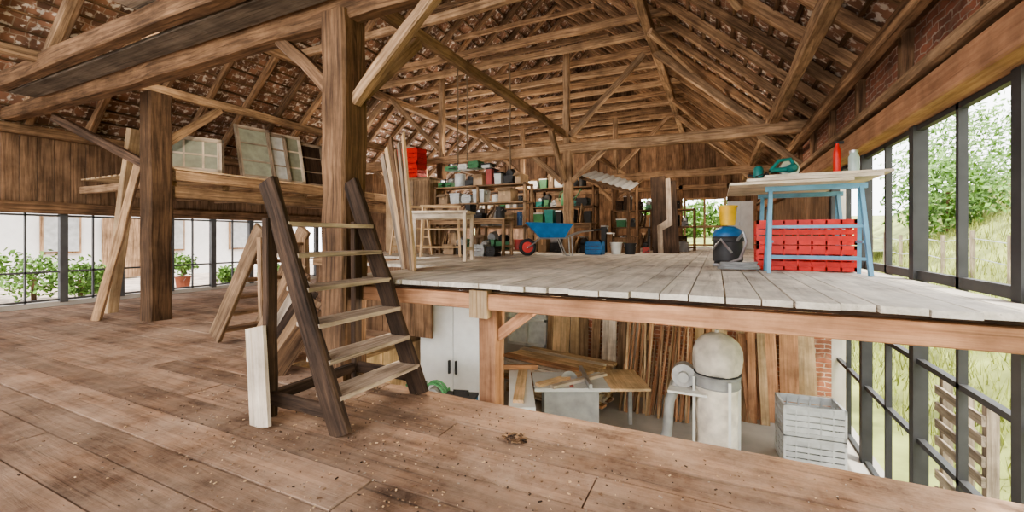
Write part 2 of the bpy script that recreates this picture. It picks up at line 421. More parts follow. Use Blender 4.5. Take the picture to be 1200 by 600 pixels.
for a, c in zip(ys[:-1], ys[1:]):
    b = B("window_%d" % wi); wi += 1
    x = XR+0.05
    b.box((x, c, 0.5), (0.12, 0.11, 4.25), 'frame'); b.box((x, a+0.08, 0.5), (0.07, 0.05, 4.25), 'frame')
    md = (a+c)/2
    b.box((x, md, 0.5), (0.06, 0.05, 4.25), 'frame')
    for z in (-1.58, -0.55, 0.25, 0.78, 1.12, 2.6):
        b.box((x, md, z), (0.06, c-a-0.05, 0.05 if z not in (0.78, 1.12) else 0.09), 'frame')
    b.build()
# ------------------------------------------------------------------ left wall
b = B("wall_left")
y = YB
while y < YG:
    b.box((XL-0.02, y+0.13, 2.95), (0.05, 0.25, 1.7), 'board'); y += 0.26
b.box((XL-0.1, 17, 1.5), (0.06, 10, 4.5), 'board')
b.beam((XL+0.05, YB, 2.13), (XL+0.05, 12, 2.13), 0.22, 0.24, 'old', 12, .01, .02)
b.box((XL-0.05, 4, 0.05), (0.2, 16, 0.1), 'conc')
b.build()
ys = [-4, -2.5, -1, 0.5, 1.8, 3.05, 4.2, 5.2, 6.25, 7.3, 8.4, 9.6, 10.8, 12]
for a, c in zip(ys[:-1], ys[1:]):
    b = B("window_%d" % wi); wi += 1
    b.box((XL, c, 1.05), (0.12, 0.13, 1.95), 'frame', tint=2.2)
    b.box((XL, (a+c)/2, 1.05), (0.05, 0.03, 1.95), 'frame', tint=2.2)
    for z in (0.14, 0.75, 1.97): b.box((XL, (a+c)/2, z), (0.05, c-a, 0.04), 'frame', tint=2.2)
    b.build()
b = B("wall_loft_back")
for i in range(16): b.box((XL+0.13+i*0.25, 12.05, 1.9), (0.24, 0.05, 3.9), 'board')
b.build()
# ------------------------------------------------------------------ far gable wall
b = B("wall_back")
x = XL
while x < XR:
    w = 0.24; xc = x+w/2; zt = roofz(xc)+0.32
    segs = [(ZP, zt)]
    if -1.4 < xc < 0.4: segs = [(3.35, zt)]
    if -3.4 < xc < -2.5: segs = [(ZP, 2.6), (3.4, zt)]
    for z0, z1 in segs: b.box((xc, YG+R.uniform(0, .015), (z0+z1)/2), (w+0.004, 0.04, z1-z0), 'board', tv=0.4)
    x += w
for z in (3.86, 6.3, 8.2):
    b.beam((XL+(z-3.75)/TAN, YG-0.1, z), (XR-(z-3.75)/TAN, YG-0.1, z), 0.16, 0.2, 'mid')
for x in (-11, -8.5, -5.6, -3.6, -1.55, 0.5): b.beam((x, YG-0.1, ZP), (x, YG-0.1, min(8.2, roofz(x))), 0.16, 0.16, 'old')
b.build()
b = B("door_1")
for x in (-1.38, -0.52, 0.36): b.box((x, YG, 2.2), (0.09, 0.08, 2.3), 'mid')
for z in (1.13, 2.0, 3.32): b.box((-0.5, YG, z), (1.75, 0.07, 0.09), 'mid')
b.build()
# ------------------------------------------------------------------ loft on the left
b = B("hayloft_deck")
b.beam((-9.15, 4.45, 2.66), (-9.15, 11.9, 2.66), 0.16, 0.2, 'mid', 8, .01, .015, tint=1.15)
b.beam((-9.2, 4.45, 2.35), (-9.2, 11.9, 2.35), 0.2, 0.22, 'mid', 8, .015, .02, tint=0.8)
y = 4.5
while y < 11.9:
    b.beam((XL+0.1, y, 2.55), (-9.25, y, 2.55), 0.12, 0.16, 'mid', 4, .01, .01); y += 0.95
x = XL+0.1
while x < -9.1:
    b.box((x+0.1, 8.15, 2.79), (0.15, 7.4, 0.035), 'new', tv=0.2); x += 0.24
b.build()
def frame_window(name, w, h, loc, rz, tilt, mat, nx=2, ny=2, panel=None):
    b = B(name); t = 0.05; q = Matrix.Rotation(tilt, 3, 'X')
    def bb(cx, cz, sx, sz, m, sy=t):
        p = q @ V((cx, 0, cz)); b.box(p, (sx, sy, sz), m, rx=tilt)
    bb(-w/2+0.04, h/2, 0.08, h, mat); bb(w/2-0.04, h/2, 0.08, h, mat)
    bb(0, 0.04, w, 0.08, mat); bb(0, h-0.04, w, 0.08, mat)
    for i in range(1, nx): bb(-w/2+w*i/nx, h/2, 0.035, h-0.1, mat, 0.035)
    for i in range(1, ny): bb(0, h*i/ny, w-0.1, 0.035, mat, 0.035)
    if panel: bb(0, h/2, w-0.1, h-0.1, panel, 0.012)
    return b.build(loc, rz)
frame_window("stored_window_sash", 0.95, 0.72, (-9.55, 5.0, 2.83), math.radians(66), -0.12, 'pale', 3, 2, 'pale_green')
frame_window("stored_window_sash", 1.0, 0.8, (-9.85, 5.2, 2.83), math.radians(66), -0.12, 'grey', 2, 2, 'pale_green')
for i, (yy, hh, mt, pn) in enumerate([(6.3, 1.3, 'grey', 'pale_green'), (6.75, 1.25, 'grey', 'clear'), (7.2, 1.3, 'pale', 'pale_green'), (7.9, 1.2, 'grey', 'dark'), (8.5, 1.1, 'grey', 'pale_green')]):
    frame_window("stored_shutter", 0.75, hh, (-9.45-0.05*i, yy, 2.83), math.radians(80), -0.3+0.02*i, mt, 1, 3, pn)
b = B("bracing_timber")
b.beam((-10.1, 3.7, 0), (-9.75, 4.2, 2.95), 0.16, 0.12, 'mid', 6, .01, .01, tint=1.4); b.build()
b = B("bracing_timber")
b.beam((-10.9, 4.2, 0), (-10.2, 4.3, 3.6), 0.2, 0.14, 'new', 6, .01, .01, tint=0.7); b.build()
b = B("bracing_timber")
b.beam((-11.5, 3.6, 3.8), (-9.3, 4.2, 2.75), 0.12, 0.14, 'dark', 6, .01, .01, tint=2)
b.beam((-9.2, 4.3, 3.2), (-9.2, 5.3, 4.1), 0.13, 0.15, 'mid', 4, .01, .01); b.build()
# ------------------------------------------------------------------ step ladder stair (hero)
b = B("wooden_step_stair")
ya, yb = 2.35, 3.3
def sx_(z): return -2.56-0.82*z/1.9
for yy in (ya, yb):
    zt = 1.97 if yy == ya else 2.08
    b.beam((sx_(0), yy, 0.0), (sx_(zt), yy, zt), 0.07, 0.19, 'dark', 8, 0.007, 0.014, tint=1.2)
    b.beam((-3.38, yy, 0.0), (-3.38, yy, 1.66), 0.07, 0.10, 'dark', 5, 0.005, 0.01, tint=1.2)
    b.beam((-3.38, yy, 0.16), (sx_(0.1)-0.04, yy, 0.16), 0.05, 0.11, 'dark', 4, 0.004, 0.01)
b.beam((-3.38, ya, 0.16), (-3.38, yb, 0.16), 0.05, 0.09, 'dark')
for z in (0.27, 0.53, 0.80, 1.08, 1.35, 1.61):
    x = sx_(z)
    b.box((x-0.02, (ya+yb)/2, z), (0.26, yb-ya, 0.035), 'grey', tv=0.08, tint=1.25, grain=1)
b.build()
b = B("pale_board"); b.beam((-3.25, 2.18, 0.0), (-3.42, 2.25, 0.76), 0.03, 0.22, 'pale', 2, tint=0.85, roll=0.4); b.build()
b = B("salvaged_staircase")
for yy in (3.6, 4.25):
    b.beam((-6.35, yy, 0.1), (-5.35, yy, 1.62), 0.06, 0.24, 'mid', 6, .006, .01, tint=0.75)
for i in range(6):
    f = (i+0.6)/6.2; b.box((-6.35+f*1.0, 3.92, 0.05+1.5*f), (0.24, 0.6, 0.035), 'old', tint=1.2, grain=1)
b.beam((-5.3, 3.6, 0), (-5.35, 3.6, 1.5), 0.08, 0.08, 'mid'); b.beam((-5.3, 4.25, 0), (-5.35, 4.25, 1.5), 0.08, 0.08, 'mid')
b.build()
b = B("leaning_board_stack")
for i in range(6):
    b.beam((-5.1+0.16*i, 3.28-0.05*i, 0.02), (-4.5+0.10*i, 3.5-0.03*i, 1.2-0.1*i), 0.03, 0.2, ['mid', 'old', 'grey', 'dark'][i % 4], tint=0.9)
b.build()
# ------------------------------------------------------------------ things on the platform
b = B("leaning_plank_stack")
for i in range(6):
    b.beam((-3.42-0.10*i, 4.3+0.08*i, ZP), (-3.98-0.12*i, 4.75+0.05*i, 2.95-0.11*(i % 3)), 0.03, 0.12, ['new', 'grey', 'mid', 'old'][i % 4], tv=0.2, tint=0.85)
b.build()
def table(name, loc, w, d, h, mat='new', rz=0, top=0.04, leg=0.06, rail=True):
    b = B(name)
    b.box((0, 0, h-top/2), (w, d, top), mat)
    for x in (-w/2+0.06, w/2-0.06):
        for y in (-d/2+0.06, d/2-0.06): b.box((x, y, (h-top)/2), (leg, leg, h-top), mat)
        if rail: b.box((x, 0, h*0.25), (leg*0.6, d-0.14, leg), mat)
    for y in (-d/2+0.06, d/2-0.06): b.box((0, y, h-top-0.05), (w-0.14, 0.03, 0.09), mat)
    return b.build(loc, rz)
table("pine_table", (-4.62, 6.5, ZP), 1.25, 0.65, 0.9, 'pale', 0.3)
def sawhorse(name, loc, w, h, mat, rz=0, s=0.04, bars=True, spread=0.25):
    b = B(name); b.box((0, 0, h-0.03), (w, 0.07, 0.06), mat)
    for x in (-w/2+0.06, w/2-0.06):
        for sy in (-1, 1): b.beam((x+(0.04 if x > 0 else -0.04), sy*spread, 0), (x, sy*0.02, h-0.04), s, s, mat)
        b.beam((x, -spread*0.62, h*0.36), (x, spread*0.62, h*0.36), s*0.7, s*0.7, mat)
    if bars:
        for sy in (-1, 1): b.beam((-w/2+0.05, sy*spread*0.45, h*0.53), (w/2-0.05, sy*spread*0.45, h*0.53), s*0.8, s*0.8, mat); b.beam((-w/2+0.03, sy*spread*0.80, h*0.18), (w/2-0.03, sy*spread*0.80, h*0.18), s*0.8, s*0.8, mat)
    return b.build(loc, rz)
sawhorse("wooden_sawhorse", (-5.6, 7.95, ZP), 0.9, 1.15, 'new', 0.6)
sawhorse("wooden_sawhorse", (-6.7, 8.3, ZP), 0.9, 1.2, 'new', 1.2)
def crate(name, loc, w, d, h, mat, rz=0, slats=3):
    b = B(name)
    t = 0.015
    b.box((0, 0, 0.02), (w-0.02, d-0.02, 0.02), mat)
    for sy in (-1, 1):
        b.box((0, sy*(d/2-t), h-0.025), (w, 2*t, 0.05), mat); b.box((0, sy*(d/2-t), 0.03), (w, 2*t, 0.05), mat)
        for i in range(slats): b.box((0, sy*(d/2-t*0.7), 0.05+(h-0.09)*(i+0.5)/slats), (w-0.02, t, (h-0.1)/slats*0.84), mat)
        nx = max(3, int(w/0.14))
        for i in range(nx+1): b.box((-w/2+0.01+(w-0.02)*i/nx, sy*(d/2-t), h/2), (0.018, 2*t, h-0.02), mat)
    for sx in (-1, 1):
        b.box((sx*(w/2-t), 0, h-0.025), (2*t, d, 0.05), mat); b.box((sx*(w/2-t), 0, 0.03), (2*t, d, 0.05), mat)
        for i in range(slats): b.box((sx*(w/2-t*0.7), 0, 0.05+(h-0.09)*(i+0.5)/slats), (t, d-0.02, (h-0.1)/slats*0.84), mat)
        ny = max(2, int(d/0.14))
        for i in range(ny+1): b.box((sx*(w/2-t), -d/2+0.01+(d-0.02)*i/ny, h/2), (2*t, 0.018, h-0.02), mat)
    return b.build(loc, rz)
def bin_(name, loc, w, d, h, mat, lid=None, rz=0):
    b = B(name); b.box((0, 0, h/2), (w*0.95, d*0.95, h), mat, taper=0.88)
    b.box((0, 0, h-0.02), (w, d, 0.035), lid or mat); b.box((0, 0, h-0.09), (w*0.98, d*0.98, 0.015), mat)
    for sx in (-1, 1): b.box((sx*w*0.5, 0, h-0.07), (0.03, 0.12, 0.05), lid or mat)
    return b.build(loc, rz)
def carton(name, loc, w, d, h, rz=0, mat='card'):
    b = B(name); b.box((0, 0, h/2), (w, d, h), mat, tv=0.3)
    b.box((0, 0, h+0.001), (w, 0.05, 0.003), 'new'); b.box((0, -d/2-0.001, h*0.75), (0.05, 0.003, h*0.5), 'new')
    b.box((0, -d/2-0.06, h-0.02), (w, 0.13, 0.004), mat, rx=0.7)
    return b.build(loc, rz)
def toolbag(loc, w, h):
    b = B("tool_machine"); k = R.choice(['black', 'grayp', 'teal', 'green', 'redd'])
    b.box((0, 0, h*0.25), (w*0.9, 0.25, h*0.5), k, rz=R.uniform(-.2, .2)); b.lathe((0, -0.1, h*0.6), [(0, 0), (h*0.22, 0.02), (h*0.25, 0.2), (0, 0.22)], R.choice(['black', 'grayp', 'steel']), 14, Matrix.Rotation(-math.pi/2+0.2, 3, 'X'))
    b.tube([(-w*0.4, 0, h*0.4), (-w*0.3, 0, h*0.85), (w*0.3, 0.05, h*0.95), (w*0.4, 0, h*0.4)], 0.015, 'black', 6)
    b.tube([(w*0.3, -0.1, h*0.3), (w*0.45, -0.18, 0.05), (0, -0.2, 0.03)], 0.012, 'black', 6)
    return b.build(loc)
def plankpile(loc, w, h):
    b = B("timber_offcuts")
    for i in range(7): b.beam((R.uniform(-w/2, w/2), R.uniform(-.12, .05), 0), (R.uniform(-w/2, w/2), 0.15, h*R.uniform(0.7, 1.3)), 0.03, R.uniform(.04, .1), R.choice(['new', 'mid', 'old', 'grey']), tv=0.3)
    return b.build(loc)
def shelf(name, loc, w, d, levels, mat='mid', rz=0, h=None):
    b = B(name); h = h or levels[-1]+0.03
    for x in (-w/2+0.03, 0, w/2-0.03):
        for y in (-d/2+0.03, d/2-0.03): b.box((x, y, h/2), (0.06, 0.06, h), mat)
    for z in levels: b.box((0, 0, z), (w, d, 0.035), mat, grain=0)
    return b.build(loc, rz)
def stock(x0, x1, y, z, hmin, hmax, d=0.35, kinds=None):
    x = x0+0.02
    kinds = kinds or ['card', 'clear', 'white', 'green', 'black', 'bluep', 'redd', 'grayp', 'card', 'card', 'black', 'mid']
    while x < x1-0.2:
        w = R.uniform(0.16, 0.42); h = R.uniform(hmin*0.75, hmax); k = R.choice(kinds)
        if x+w > x1: w = x1-x
        c = R.random(); jy = y+R.uniform(-.06, .04)
        if k == 'card': carton("cardboard_box", (x+w/2, jy, z), w*0.9, d, h, R.uniform(-.12, .12))
        elif c < 0.2: crate("plastic_crate", (x+w/2, jy, z), w*0.94, d, h, k, 0)
        elif c < 0.45: bin_("storage_box", (x+w/2, jy, z), w*0.9, d, h, k, R.choice(['white', 'black', 'grayp', None]), R.uniform(-.1, .1))
        elif c < 0.7: toolbag((x+w/2, jy, z), w, h)
        elif c < 0.82: plankpile((x+w/2, jy, z), w*0.6, h)
        else:
            b = B("paint_can"); r = min(w, h)*0.4
            b.lathe((0, 0, 0), [(r, 0), (r*1.03, 0.01), (r, 0.03), (r, h*0.8-0.02), (r*1.04, h*0.8-0.01), (r*1.02, h*0.8), (r*0.9, h*0.8-0.01)], k)
            b.tube([(-r, 0, h*0.7), (-r*0.7, -r*0.8, h*0.5), (r*0.7, -r*0.8, h*0.5), (r, 0, h*0.7)], 0.006, 'steel', 5)
            b.build((x+w/2, jy, z))
        x += w+R.uniform(0.0, 0.06)
b = B("wooden_cabinet")
b.box((0, 0, 1.0), (1.5, 0.6, 2.0), 'mid', tint=1.0, grain=2)
for i in range(3):
    b.box((-0.5+0.5*i, -0.31, 1.0), (0.46, 0.03, 1.9), ['new', 'card', 'mid'][i], grain=2, tint=0.7); b.box((-0.32+0.5*i, -0.34, 1.0), (0.02, 0.03, 0.12), 'steel')
b.box((0, 0, 2.02), (1.56, 0.66, 0.04), 'mid'); b.build((-7.65, 9.6, ZP))
crate("red_crate", (-7.75, 9.6, ZP+2.04), 0.74, 0.42, 0.42, 'redp'); crate("red_crate", (-7.75, 9.6, ZP+2.47), 0.74, 0.42, 0.42, 'redp')
shelf("storage_rack", (-5.55, 9.75, ZP), 2.7, 0.5, [0.1, 0.7, 1.3, 1.75], 'mid')
stock(-6.85, -4.25, 9.75, ZP+0.12, 0.35, 0.5); stock(-6.85, -4.25, 9.75, ZP+0.72, 0.35, 0.5)
stock(-6.85, -4.25, 9.75, ZP+1.32, 0.25, 0.38, kinds=['card', 'clear', 'white', 'black', 'grayp']); stock(-6.85, -4.25, 9.75, ZP+1.77, 0.3, 0.45, 0.4, ['clear', 'clear', 'card', 'grayp', 'redd', 'black', 'white'])
stock(-6.7, -5.2, 9.75, ZP+2.23, 0.15, 0.25, 0.3, ['clear', 'white', 'grayp', 'green'])
table("workbench", (-5.5, 9.05, ZP), 2.2, 0.55, 0.88, 'mid')
stock(-6.5, -4.5, 9.05, ZP+0.885, 0.18, 0.36, 0.3, ['white', 'redp', 'white', 'black', 'card', 'grayp'])
stock(-6.2, -4.9, 9.05, ZP, 0.3, 0.5, 0.3)
stock(-5.0, -4.3, 8.5, ZP, 0.3, 0.5, 0.3, ['card', 'black', 'grayp', 'old'])
shelf("storage_rack", (-5.6, 13.2, ZP), 4.4, 0.6, [0.1, 0.75, 1.4, 2.0], 'old')
for z in (0.12, 0.77, 1.42, 2.02): stock(-7.7, -3.5, 13.2, ZP+z, 0.3, 0.5, 0.42, ['black', 'dark', 'card', 'green', 'grayp', 'black', 'white', 'redd', 'clear', 'old'])
table("workbench", (-4.2, 12.2, ZP), 2.0, 0.6, 0.85, 'mid'); stock(-5.1, -3.3, 12.2, ZP+0.855, 0.25, 0.5, 0.35, ['green', 'black', 'grayp', 'teal', 'black'])
stock(-5.2, -3.0, 11.5, ZP, 0.4, 0.65, 0.4, ['black', 'green', 'grayp', 'card', 'black'])
stock(-3.3, -1.6, 12.1, ZP, 0.4, 0.9, 0.4, ['black', 'grayp', 'dark', 'green', 'old'])
shelf("storage_rack", (-1.9, 14.6, ZP), 2.6, 0.6, [0.1, 0.75, 1.3], 'old')
for z in (0.12, 0.77, 1.32): stock(-3.1, -0.8, 14.6, ZP+z, 0.3, 0.48, 0.42, ['black', 'grayp', 'green', 'card', 'black', 'dark', 'old'])
stock(0.7, 1.5, 19.5, ZP, 0.5, 1.1, 0.5, ['white', 'card', 'grayp', 'clear']); stock(-2.9, -1.7, 18.5, ZP, 0.4, 0.9, 0.5)
stock(-1.5, -0.7, 13.4, ZP, 0.25, 0.5, 0.3, ['black', 'grayp', 'teal'])
b = B("leaning_panels")
for i in range(3): b.beam((-1.35+0.14*i, 12.0-0.05*i, ZP), (-1.5+0.14*i, 12.6, 3.2-0.08*i), 0.03, 0.40, ['dark', 'grey', 'dark'][i], roll=1.2, tint=0.9)
b.build()
b = B("corrugated_sheet")
n = 30
for i in range(n):
    x0 = -3.3+1.3*i/n; x1 = -3.3+1.3*(i+1)/n; zz = lambda k: 0.02*math.sin(k*1.6)
    b.quad([(x0, 11.1, 3.15-0.45*i/n+zz(i)), (x1, 11.1, 3.15-0.45*(i+1)/n+zz(i+1)), (x1, 12.6, 3.5-0.45*(i+1)/n+zz(i+1)), (x0, 12.6, 3.5-0.45*i/n+zz(i))], 'clear', tint=0.5)
b.beam((-3.3, 11.12, 3.1), (-2.0, 11.12, 2.65), 0.05, 0.07, 'old'); b.beam((-2.05, 11.2, ZP), (-2.05, 11.2, 2.68), 0.07, 0.07, 'old'); b.beam((-2.05, 12.5, ZP), (-2.05, 12.5, 2.98), 0.07, 0.07, 'old')
b.build()
b = B("white_cupboard"); b.box((0, 0, 0.85), (0.8, 0.5, 1.7), 'white', tint=0.8)
for x in (-0.2, 0.2): b.box((x, -0.26, 0.85), (0.38, 0.02, 1.62), 'white', tint=0.9); b.box((x*0.2, -0.28, 0.9), (0.02, 0.03, 0.12), 'steel')
b.build((0.75, 17.2, ZP))
# wheelbarrow, local +x = wheel
b = B("wheelbarrow")
top = [(0.62, -0.30), (0.62, 0.30), (-0.42, 0.34), (-0.42, -0.34)]; bot = [(0.30, -0.17), (0.30, 0.17), (-0.25, 0.22), (-0.25, -0.22)]
vs = [(x, y, 0.72 if x < 0 else 0.76) for x, y in top]+[(x, y, 0.42) for x, y in bot]+[(x*0.96, y*0.95, 0.715 if x < 0 else 0.755) for x, y in top]+[(x*0.95, y*0.93, 0.44) for x, y in bot]
fs = [(0, 1, 5, 4), (1, 2, 6, 5), (2, 3, 7, 6), (3, 0, 4, 7), (4, 5, 6, 7), (8, 9, 13, 12), (9, 10, 14, 13), (10, 11, 15, 14), (11, 8, 12, 15), (12, 13, 14, 15), (0, 1, 9, 8), (1, 2, 10, 9), (2, 3, 11, 10), (3, 0, 8, 11)]
b.add(vs, fs, 'bluem', vs, tint=1.1)
b.tube([V((x, y, 0.72 if x < 0 else 0.76)) for x, y in top], 0.014, 'bluem', 6, closed=True)
for s in (-1, 1):
    b.tube([(0.55, s*0.06, 0.2), (0.30, s*0.14, 0.40), (-0.25, s*0.24, 0.41), (-0.62, s*0.30, 0.55), (-1.0, s*0.31, 0.60)], 0.016, 'steel', 8)
    b.tube([(-0.88, s*0.31, 0.585), (-1.04, s*0.31, 0.605)], 0.024, 'black', 8)
    b.tube([(-0.12, s*0.22, 0.41), (-0.28, s*0.26, 0.02), (-0.42, s*0.25, 0.02), (-0.40, s*0.27, 0.47)], 0.014, 'steel', 8)
b.tube([(-0.35, -0.25, 0.02), (-0.35, 0.25, 0.02)], 0.012, 'steel', 6)
q = Matrix.Rotation(math.pi/2, 3, 'X')
b.tube([(0.58+0.155*math.cos(t*math.pi/12), 0, 0.20+0.155*math.sin(t*math.pi/12)) for t in range(24)], 0.045, 'black', 10, closed=True)
b.lathe((0.58, 0.035, 0.20), [(0.0, 0), (0.125, 0), (0.125, 0.07), (0.0, 0.07)], 'redp', 20, q)
b.tube([(0.58, -0.08, 0.2), (0.58, 0.08, 0.2)], 0.015, 'steel', 8)
b.build((-3.40, 9.25, ZP), math.radians(205.6))
crate("blue_crate", (-2.72, 10.4, ZP), 0.42, 0.32, 0.32, 'bluem')
def bucket(name, loc, r, h, mat):
    b = B(name)
    b.lathe((0, 0, 0), [(r*0.78, 0), (r, h), (r*1.06, h), (r*1.06, h-0.02), (r*0.98, h-0.02), (r*0.76, 0.02)], mat)
    b.tube([(r*math.cos(t), -0.02-r*0.9*math.sin(t)*0.5, h-0.02-r*0.9*math.sin(t)) for t in [i*math.pi/8 for i in range(9)]], 0.006, 'steel', 5)
    return b.build(loc)
bucket("white_bucket", (-2.3, 10.9, ZP), 0.15, 0.3, 'white'); bucket("yellow_bucket", (0.15, 7.3, ZP+0.61), 0.13, 0.30, 'yellow')
bucket("black_bucket", (-1.95, 10.9, ZP), 0.15, 0.28, 'black')
b = B("watering_can")
b.lathe((0, 0, 0), [(0.15, 0), (0.16, 0.02), (0.15, 0.3), (0.12, 0.36), (0.07, 0.36), (0.07, 0.34)], 'green')
b.tube([(0.13, 0, 0.08), (0.3, 0, 0.25), (0.42, 0, 0.42)], [0.03, 0.022, 0.018], 'green'); b.lathe((0.42, 0, 0.42), [(0.02, 0), (0.05, 0.04), (0, 0.04)], 'green', 12, Matrix.Rotation(0.8, 3, 'Y'))
b.tube([(-0.13, 0, 0.06), (-0.24, 0, 0.2), (-0.2, 0, 0.38), (-0.05, 0, 0.44), (0.06, 0, 0.36)], 0.014, 'green')
b.build((-4.0, 12.05, ZP+1.37))
# work table at right
b = B("work_table_top")
b.box((0.98, 6.62, 0.02+2.17), (1.3, 1.45, 0.035), 'pale', tint=1.15, grain=0)
b.box((0.74, 6.5, 2.135), (1.2, 1.5, 0.03), 'pale', tint=1.1, grain=0)
b.box((1.12, 6.15, 2.225), (1.2, 0.5, 0.03), 'pale', tint=1.15, grain=0)
b.build()
sawhorse("steel_trestle", (1.04, 6.12, ZP), 1.0, 1.05, 'steelb', 0, 0.04, True, 0.22)
sawhorse("steel_trestle", (1.04, 7.15, ZP), 1.0, 1.05, 'steelb', 0, 0.04, True, 0.22)
for i in range(2): crate("red_crate", (1.0, 6.65, ZP+0.005+0.325*i), 1.06, 0.42, 0.32, 'redp', 0, 3)
b = B("circular_saw")
b.box((0, 0, 0.02), (0.34, 0.16, 0.012), 'steel'); b.lathe((0.03, 0.03, 0.10), [(0, 0), (0.11, 0), (0.11, 0.05), (0.0, 0.05)], 'steel', 24, q)
b.lathe((0.03, -0.01, 0.10), [(0.05, 0), (0.055, 0.1), (0.03, 0.13), (0, 0.13)], 'teal', 16, q)
b.tube([(0.1, -0.03, 0.1), (0.03, -0.03, 0.22), (-0.1, -0.03, 0.2), (-0.2, -0.03, 0.08)], 0.022, 'teal'); b.tube([(0.1, -0.03, 0.1), (-0.2, -0.03, 0.08)], 0.03, 'teal')
b.tube([(-0.2, -0.03, 0.08), (-0.3, -0.1, 0.03), (-0.36, 0, 0.015), (-0.3, 0.1, 0.015)], 0.006, 'black', 6); b.build((0.78, 6.25, 2.245), 0.3)
b = B("router_tool")
b.lathe((0, 0, 0), [(0.09, 0), (0.09, 0.015), (0.03, 0.03), (0.03, 0.07), (0.06, 0.09), (0.06, 0.2), (0.04, 0.23), (0, 0.23)], 'teal')
for s in (-1, 1): b.tube([(s*0.05, 0, 0.1), (s*0.12, 0, 0.12)], 0.02, 'black')
b.build((0.5, 6.55, 2.21))
b = B("tool_case"); b.box((0, 0, 0.06), (0.4, 0.28, 0.11), 'teal'); b.tube([(-0.06, -0.14, 0.07), (-0.05, -0.18, 0.07), (0.05, -0.18, 0.07), (0.06, -0.14, 0.07)], 0.01, 'black', 6); b.box((0, 0, 0.06), (0.405, 0.285, 0.01), 'black'); b.build((0.75, 6.95, 2.209), 0.2)
b = B("red_spray_bottle"); b.lathe((0, 0, 0), [(0.035, 0), (0.04, 0.01), (0.04, 0.27), (0.03, 0.32), (0.02, 0.34), (0.02, 0.38), (0.0, 0.38)], 'redp'); b.box((0.02, 0, 0.39), (0.09, 0.03, 0.03), 'black'); b.build((1.3, 6.3, 2.243))
b = B("glass_jar"); b.lathe((0, 0, 0), [(0.05, 0), (0.055, 0.02), (0.055, 0.2), (0.04, 0.23), (0.04, 0.25), (0.0, 0.25)], 'glass'); b.lathe((0, 0, 0.25), [(0.045, 0), (0.045, 0.025), (0, 0.025)], 'steel'); b.build((1.45, 6.25, 2.243))
b = B("workshop_vacuum")
b.lathe((0, 0, 0.06), [(0.19, 0), (0.21, 0.02), (0.2, 0.3), (0.22, 0.31), (0.22, 0.36), (0.2, 0.38)], 'black', tint=2); b.lathe((0, 0, 0.44), [(0.21, 0), (0.21, 0.05), (0.17, 0.11), (0.08, 0.155), (0, 0.16)], 'bluem')
for i in range(4): a = i*math.pi/2+0.7; b.lathe((0.19*math.cos(a), 0.19*math.sin(a), 0.045), [(0, -0.04), (0.04, -0.03), (0.045, 0), (0.03, 0.03), (0, 0.035)], 'black', 12)
b.tube([(0.12, -0.17, 0.38), (0.2, -0.27, 0.5), (0.24, -0.3, 0.35), (0.15, -0.36, 0.12), (-0.05, -0.4, 0.03), (-0.2, -0.4, 0.03)], 0.022, 'steel', 10)
b.tube([(0.05, -0.2, 0.2), (-0.1, -0.28, 0.4), (-0.2, -0.2, 0.25)], 0.02, 'steel', 8)
b.build((0.15, 7.3, ZP))
b = B("hose_coil")
b.tube([((0.22+0.02*math.sin(t*0.7))*math.cos(t*math.pi/10), (0.15+0.015*math.cos(t))*math.sin(t*math.pi/10), 0.018+0.0011*t) for t in range(82)], 0.014, 'grayp', 8, tint=0.7); b.build((0.25, 6.25, ZP))
for x, y, z0 in ((-6.4, 9.9, 3.5), (-6.1, 9.9, 3.6), (-5.05, 10.4, 3.2)):
    b = B("hanging_rope"); b.tube([(x+0.01*math.sin(i*1.3), y, z0+(6.35-z0)*i/10) for i in range(11)], 0.024, 'rope', 6, tint=0.6); b.build()
# ------------------------------------------------------------------ lower level contents
b = B("steel_cabinet")
b.box((0, 0, 1.05), (1.15, 0.65, 2.05), 'zinc', tint=1)
for x in (-0.285, 0.285): b.box((x, -0.345, 1.05), (0.56, 0.04, 1.95), 'zinc', tint=1.05); b.box((x*0.2, -0.385, 1.1), (0.025, 0.04, 0.2), 'black')
for x in (-0.4, 0.4): b.box((x, 0, 0.015), (0.06, 0.5, 0.03), 'black')
b.build((-3.72, 5.9, -1.6), 0.15)
table("workbench", (-3.4, 4.75, -1.6), 1.2, 0.6, 0.80, 'mid')
b = B("green_jerrycan")
b.box((0, 0, 0.15), (0.26, 0.15, 0.30), 'green', taper=0.95); b.box((0, 0, 0.31), (0.2, 0.12, 0.03), 'green'); b.lathe((0.08, 0, 0.32), [(0.025, 0), (0.025, 0.05), (0, 0.05)], 'black', 12)
b.tube([(-0.09, 0, 0.31), (-0.08, 0, 0.38), (0.02, 0, 0.38), (0.03, 0, 0.31)], 0.014, 'green', 8); b.box((0, -0.077, 0.15), (0.18, 0.006, 0.02), 'black', ry=0.8); b.box((0, -0.077, 0.15), (0.18, 0.006, 0.02), 'black', ry=-0.8)
b.build((-3.72, 4.72, -0.8), 0.4)
b = B("blue_toolbox"); b.box((0, 0, 0.11), (0.4, 0.22, 0.2), 'bluem'); b.box((0, 0, 0.22), (0.42, 0.24, 0.03), 'black'); b.tube([(-0.1, 0, 0.23), (-0.1, 0, 0.29), (0.1, 0, 0.29), (0.1, 0, 0.23)], 0.012, 'black'); b.build((-3.02, 4.75, -0.8), 0.3)
b = B("garden_hose_reel")
b.tube([(0.16*math.cos(t*math.pi/8), 0.0+0.004*t-0.1, 0.2+0.16*math.sin(t*math.pi/8)) for t in range(50)], 0.014, 'green', 8, tint=1.6); b.lathe((0, 0.12, 0.2), [(0, 0), (0.1, 0), (0.1, 0.24), (0, 0.24)], 'grayp', 16, q)
